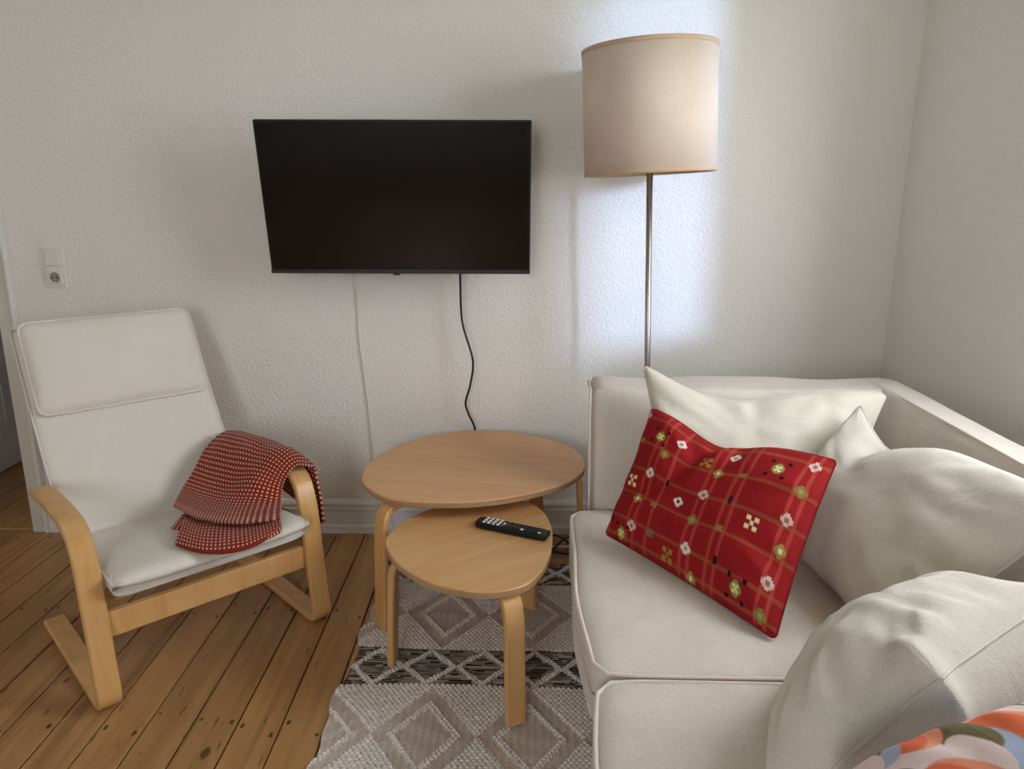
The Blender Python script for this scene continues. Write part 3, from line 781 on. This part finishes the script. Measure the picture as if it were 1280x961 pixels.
# ------------------------------------------------------------------ nest of tables
def nest_table(name, outline, ztop, thick, legs, mtop, label, leg_w=.058):
    pts = catmull(outline, 10, True)[:, :2]; c = pts.mean(0)
    r = empty(name, (c[0], c[1], 0), 0, label, 'table', 'nest of birch tables')
    n = len(pts); rings = []
    for ins, z in ((.004, ztop - thick), (0, ztop - thick + .003), (0, ztop - .003), (.003, ztop)):
        d = pts - c; L = np.linalg.norm(d, axis=1)[:, None]; q = c + d * (L - ins) / L
        rings.append(np.concatenate([q, np.full((n, 1), z)], 1))
    V, F = ring_mesh(rings)
    top = mk('tabletop', V, F, mtop, r, False)
    top.data.materials.append(M['ply'])
    for i in range(len(top.data.polygons) - 2): top.data.polygons[i].material_index = 1
    for i in range(2 * n, 3 * n): top.data.polygons[i].material_index = 0
    for (fx, fy, ang, inw) in legs:
        d = np.array([math.cos(ang), math.sin(ang), 0])          # outwards
        f = np.array([fx, fy, 0]); zt = ztop - thick - .0105
        P = [f + d * .0 + np.array([0, 0, .0195]), f - d * .004 + np.array([0, 0, ztop * .4]), f - d * .010 + np.array([0, 0, zt - .085]), f - d * .014 + np.array([0, 0, zt - .045]), f - d * .028 + np.array([0, 0, zt - .014]), f - d * .058 + np.array([0, 0, zt]), f - d * (.058 + inw * .5) + np.array([0, 0, zt]), f - d * (.058 + inw) + np.array([0, 0, zt])]
        strip('leg', catmull(P, 6), np.cross(d, [0, 0, 1]), leg_w, .020, M['birchleg'], r)
    return r
# outlines read off the photograph, laid on each table's own height
BIGZ = [(52, 178), (68, 143), (110, 107), (170, 80), (250, 58), (330, 45), (400, 41), (480, 45), (560, 58), (640, 80), (688, 106), (704, 138), (694, 167), (640, 200), (560, 222), (480, 238), (400, 248), (300, 252), (200, 250), (130, 240), (80, 217), (57, 197)]
SMLZ = [(121, 370), (135, 340), (180, 305), (245, 274), (330, 250), (420, 240), (500, 242), (548, 254), (585, 280), (606, 318), (611, 360), (603, 405), (580, 450), (540, 489), (485, 508), (420, 515), (350, 510), (260, 489), (185, 453), (140, 413)]
BIG = [at_z(430 + a / 2.342, 520 + b / 2.342, .46)[:2] for a, b in BIGZ]
SML = [at_z(430 + a / 2.342, 520 + b / 2.342, .40)[:2] for a, b in SMLZ]
nest_table('nesting_table', [(a, b, 0) for a, b in BIG], .46, .022,
           [(-.415, 2.140, math.radians(222), .14), (.256, 2.53, math.radians(0), .14), (.098, 2.715, math.radians(60), .10)], M['birch'], 'larger egg-shaped birch table below the television')
nest_table('nesting_table', [(a, b, 0) for a, b in SML], .40, .022,
           [(.012, 1.690, math.radians(-65), .14), (-.352, 1.955, math.radians(172), .14), (.058, 2.262, math.radians(62), .12)], M['birch2'], 'smaller birch table tucked partly under the bigger one, holding the remote', .056)

# remote control on the small table
ra = math.atan2(-.100, .212); rc = np.array([.002, 2.038, .400])
rem = empty('remote_control', tuple(rc), ra, 'black remote control with white number keys on the small table', 'remote')
def rem_def(V):
    V = V.copy(); t = (V[:, 2]) / .022; V[:, 1] *= 1 - .10 * (1 - t); V[:, 0] *= 1 - .03 * (1 - t); return V
soft_box('casing', (-.117, -.024, 0), (.117, .024, .022), M['black'], rem, .007, cuts=10, deform=rem_def)
for i in range(4):
    for j in range(3):
        b = lathe('number_key', [(.001, 0), (.0052, 0), (.0052, .0022), (.004, .003), (.001, .003)], M['whitebtn'], rem, 10, loc=(-.086 + i * .0155, -.0145 + j * .0145, .0215), world=False)
for j, mm in enumerate(('redbtn', 'whitebtn', 'blackbtn')):
    box('key', (-.0275, -.018 + j * .0135, .0215), (-.0215, -.009 + j * .0135, .0240), M[mm], rem, .001, 1, world=False)
for i in range(8):
    for j in range(3):
        if i < 3 and j == 1: continue
        box('key', (-.008 + i * .0138, -.0185 + j * .0135, .0215), (.0015 + i * .0138, -.0105 + j * .0135, .0240), M['whitebtn' if (i, j) in ((3, 0), (7, 0)) else 'blackbtn'], rem, .001, 1, world=False)

# ------------------------------------------------------------------ television
tvx0, tvx1 = -.867, .063
tv = empty('television', ((tvx0 + tvx1) / 2, 2.70, 1.098), 0, 'flat black television tilted down on the wall above the tables', 'television')
tilt = Matrix.Rotation(math.atan2(.09, .515), 3, 'X'); pv = ((tvx0 + tvx1) / 2, 2.70, 1.098)
def tvb(n, lo, hi, m, r=.003, par=tv): return box(n, lo, hi, m, par, r, 2, tilt, pv)
zb, zt = 1.098, 1.098 + .523
tvb('bezel', (tvx0, 2.700, zb + .010), (tvx1, 2.722, zt), M['tvblack'])
tvb('screen', (tvx0 + .006, 2.6985, zb + .018), (tvx1 - .006, 2.704, zt - .006), M['screen'], .0005)
tvb('chin', (tvx0, 2.695, zb), (tvx1, 2.716, zb + .0145), M['chin'], .002)
tvb('sensor_nub', (-.43, 2.698, zb - .006), (-.405, 2.712, zb), M['black'], .001)
tvb('rear_housing', (tvx0 + .12, 2.720, zb + .02), (tvx1 - .12, 2.752, zb + .33), M['black'], .01)
box('wall_bracket', (-.52, 2.80, 1.24), (-.28, YB, 1.46), M['black'], tv, .004)
tube('bracket_arm', [(-.40, 2.72, 1.30), (-.40, 2.83, 1.34)], .02, M['black'], tv)
# cords hanging below it
cb = catmull([(-.20, 2.77, 1.22), at_y(575, 338, 2.80), at_y(576, 380, 2.82), at_y(579, 408, 2.825), at_y(591, 450, 2.81), at_y(588, 480, 2.825), at_y(582, 503, 2.83), at_y(586, 518, 2.845), at_y(594, 539, 2.862), (-.15, 2.864, .30), (-.12, 2.85, .10), (-.02, 2.80, .012), (.10, 2.77, .012)], 8)
tag(tube('cable', cb, .0042, M['black'], None), 'black power cord hanging from the television behind the table', 'cord')
cwp = catmull([(-.62, 2.80, 1.16), at_y(442, 338, 2.876), at_y(444, 350, 2.880), at_y(447, 380, 2.884), at_y(449, 420, 2.884), at_y(455, 465, 2.884), at_y(462, 520, 2.884), at_y(466, 570, 2.884), (-.56, 2.884, .16), (-.555, 2.862, .13), (-.55, 2.860, .02)], 8)
tag(tube('cable', cwp, .0032, M['cordw'], None), 'thin white cord running down the wall below the television', 'cord')

# ------------------------------------------------------------------ floor lamp (leans a touch to the left)
lb = np.array([.512, 2.605, 0.0])
lamp = empty('floor_lamp', tuple(lb), 0, 'tall floor lamp with beige drum shade and steel pole behind the sofa', 'lamp')
lathe('base', [(.001, 0), (.128, 0), (.130, .006), (.128, .014), (.03, .022), (.012, .030), (.001, .030)], M['steel'], lamp, 40, lb)
lean = Matrix.Rotation(math.radians(-2.0), 3, 'Y')
up = np.array(lean @ Vector((0, 0, 1)))
tube('pole', [lb + up * .025, lb + up * .8, lb + up * 1.62], .0105, M['steel'], lamp, 16)
lean2 = Matrix.Rotation(math.radians(-2.9), 3, 'Y'); up2 = np.array(lean2 @ Vector((0, 0, 1)))
sc_ = lb + up * 1.444
Rr, Hh = .219, .392
sh = lathe('lamp_shade', [(Rr, 0), (Rr, Hh), (Rr - .003, Hh), (Rr - .003, 0)], M['shade'], lamp, 96, sc_, lean2)
for z0 in (0, Hh - .012):
    lathe('shade_band', [(Rr + .0015, z0 - .001), (Rr + .0015, z0 + .013), (Rr - .005, z0 + .013), (Rr - .005, z0 - .001)], M['shadeband'], sh, 96, sc_, lean2)
for k in range(3):
    a = k * 2 * math.pi / 3 + .4
    tube('spider_arm', [sc_ + up2 * .16, sc_ + up2 * .30 + np.array(lean2 @ Vector((math.cos(a) * Rr * .98, math.sin(a) * Rr * .98, .06)))], .003, M['steel'], lamp)
lathe('bulb', [(.001, .17), (.014, .17), (.015, .20), (.030, .235), (.030, .26), (.018, .285), (.001, .292)], M['whitepl'], lamp, 20, sc_, lean2)

# ------------------------------------------------------------------ switch and socket on the wall
sx, sz = -1.760, 1.097
so = empty('wall_switch_socket', (sx, YB, sz), 0, 'white light switch above a round power socket on the wall', 'switch')
box('frame_plate', (sx - .041, YB - .009, sz - .077), (sx + .041, YB, sz + .077), M['whitepl'], so, .004, 3)
rk = box('rocker', (sx - .028, YB - .015, sz + .008), (sx + .028, YB - .006, sz + .064), M['whitepl'], so, .003, 2, Matrix.Rotation(math.radians(-3), 3, 'X'))
ins = box('socket_insert', (sx - .029, YB - .0125, sz - .066), (sx + .029, YB - .006, sz - .006), M['whitepl'], so, .003, 2)
rx = Matrix.Rotation(math.pi / 2, 3, 'X')
lathe('socket_ring', [(.0235, 0), (.0235, .004), (.0205, .004), (.0195, -.010), (.0205, -.012), (.0235, -.002)], M['whitepl'], ins, 32, (sx, YB - .0128, sz - .036), rx)
lathe('socket_well', [(.0005, .0008), (.0195, .0008), (.0195, .0014), (.0005, .0014)], M['well'], ins, 32, (sx, YB - .0125, sz - .036), rx)
for dx in (-.0095, .0095):
    lathe('pin_hole', [(.0003, 0), (.003, 0), (.003, .0008), (.0003, .0008)], M['hole'], ins, 12, (sx + dx, YB - .0142, sz - .036), rx)
for dz in (-.0165, .0165):
    box('earth_clip', (sx - .003, YB - .0165, sz - .036 + dz - .0022), (sx + .003, YB - .0135, sz - .036 + dz + .0022), M['brass'], ins, .0005, 1)

# ------------------------------------------------------------------ rug
RA = math.radians(-1.6); rugc = np.array([.10, 1.85, 0])
rug = empty('rug', tuple(rugc), RA, 'woven cream rug with beige diamonds and black striped bands', 'rug')
a0_, a1_, b0_, b1_ = -.585, .62, -.95, .745
na, nb = 380, 540
A_, B_ = np.meshgrid(np.linspace(a0_, a1_, na), np.linspace(b0_, b1_, nb), indexing='ij')
edge = .010 * np.sin(B_ * 17) + .010 * np.sin(B_ * 41 + 1) * .5 + .012 * vnoise(B_ * 9 + 20, B_ * 0, 6)
wx = A_ + np.clip((-.50 - A_) / .085, 0, 1) * edge
co, si = math.cos(RA), math.sin(RA)
wb = B_ + .006 * vnoise(A_ * 5 + 9, B_ * 5 + 9, 12)          # slightly wavy weave
Y_ = wb + rugc[1] + .0                                        # pattern runs along rug length
X_ = A_ + rugc[0]
per = .585; ph = np.mod(Y_ - 1.845, per)                       # dark band 0..18 cm, light band the rest
dark = ph < .178
bl = ph - .178 - .2035                                         # centred on the light band
P1 = .277; al = np.mod(X_ + .22 + P1 / 2, P1) - P1 / 2
d1 = np.abs(al) / (P1 / 2) + np.abs(bl) / .195
P2 = .1575; ad = np.mod(X_ + .245 + P2 / 2, P2) - P2 / 2
d2 = np.abs(ad) / (P2 / 2) + np.abs(ph - .089) / .085
chunky = np.where(dark, (d2 > .80) & (d2 < 1.10), (d1 > 1.0) | ((d1 > .55) & (d1 < .70)))
kx, ky = .0150, .0105
row = np.floor(Y_ / ky); fx = np.mod(X_ / kx + .5 * np.mod(row, 2), 1) - .5; fy = np.mod(Y_ / ky, 1) - .5
knot = np.clip(1 - (fx / .50) ** 2 - (fy / .52) ** 2, 0, 1) ** .5
kid = vnoise(np.floor(X_ / kx + .5 * np.mod(row, 2)) * 1.0 + .001, row + .001, 77)
fr, fq = .0075, .0060
row2 = np.floor(Y_ / fq); gx = np.mod(X_ / fr + .5 * np.mod(row2, 2), 1) - .5; gy = np.mod(Y_ / fq, 1) - .5
stitch = np.clip(1 - (gx / .5) ** 2 - (gy / .5) ** 2, 0, 1) ** .5
dl = .5 + .5 * np.cos(2 * np.pi * Y_ / .0100 + 1.2 * vnoise(X_ * 30, Y_ * 200, 9))
Hm = np.where(chunky, .004 + .009 * knot, np.where(dark, .004 + .003 * dl, .0035 + .0028 * stitch))
Hm = Hm + .003 * (vnoise(A_ * 4 + 2, B_ * 4, 31) + 1)
lin = lambda *c: np.array(srgb(*c)[:3])
cch = lin(242, 233, 228) * (.93 + .10 * kid[..., None]) * (.62 + .38 * (knot[..., None] > .15))
cfl = np.where((stitch > .62)[..., None], lin(226, 214, 206), lin(186, 168, 157))
brk = vnoise(X_ * 38 + 5, np.floor(Y_ / .0100) * 3.3, 15)
cdk = np.where(((dl > .40) & (brk > -.62))[..., None], lin(30, 27, 27), lin(190, 180, 172))
Cc = np.where(chunky[..., None], cch, np.where(dark[..., None], cdk, cfl))
top = np.stack([wx, B_, Hm], 2).reshape(-1, 3)
edgeidx = [i * nb for i in range(na)] + [(na - 1) * nb + j for j in range(1, nb)] + [i * nb + nb - 1 for i in range(na - 2, -1, -1)] + [j for j in range(nb - 2, 0, -1)]
bot = top[edgeidx].copy(); bot[:, 2] = .0008
V = np.concatenate([top, bot]); ne = len(edgeidx); N0 = len(top)
Fs = grid_faces(na, nb, 0, True).tolist() + [[edgeidx[i], edgeidx[(i + 1) % ne], N0 + (i + 1) % ne, N0 + i] for i in range(ne)]
Cv = np.concatenate([Cc.reshape(-1, 3), Cc.reshape(-1, 3)[edgeidx]])
mk('woven_field', V, Fs, M['rug'], rug, True, False, None, Cv)

# ------------------------------------------------------------------ things on the floor by the wall
pw = empty('power_strip', (.33, 2.72, 0), 0, 'white power strip with black plugs on the floor beside the sofa', 'power strip')
box('strip_body', (.235, 2.690, .002), (.50, 2.745, .040), M['whitepl'], pw, .010, 3)
for k in range(3):
    lathe('outlet', [(.0005, 0), (.019, 0), (.021, .003), (.021, .0045), (.0005, .0045)], M['hole'], pw, 24, (.285 + k * .07, 2.7175, .038))
box('plug', (.268, 2.700, .042), (.302, 2.735, .075), M['black'], pw, .008, 3)
tag(tube('lead', catmull([(.135, 2.655, .012), (.15, 2.685, .012), (.17, 2.70, .020), (.21, 2.712, .055), (.25, 2.718, .062), (.268, 2.718, .060)], 8), .004, M['black'], pw), None)
tube('lead', catmull([(.13, 2.83, .012), (.15, 2.815, .014), (.17, 2.80, .030), (.205, 2.78, .026), (.235, 2.735, .022)], 8), .004, M['black'], pw)
tube('lead', catmull([(.14, 2.69, .010), (.17, 2.685, .012), (.21, 2.672, .010), (.30, 2.665, .008), (.42, 2.67, .008)], 8), .0045, M['black'], pw)
tube('lead', catmull([(.14, 2.735, .010), (.16, 2.735, .012), (.19, 2.725, .014), (.238, 2.718, .018)], 8), .0035, M['cordw'], pw)

wb_ = empty('router_box', (-.39, 2.80, 0), 0, 'white glossy plastic box standing by the baseboard below the larger table', 'box')
bx = rbox((-.484, 2.775, .002), (-.285, 2.815, .158), .014, 4)
bm_obj('housing', bx, M['boxpl'], wb_, False)
box('lid_seam', (-.472, 2.7735, .138), (-.297, 2.776, .141), M['casing'], wb_, .0005, 1)
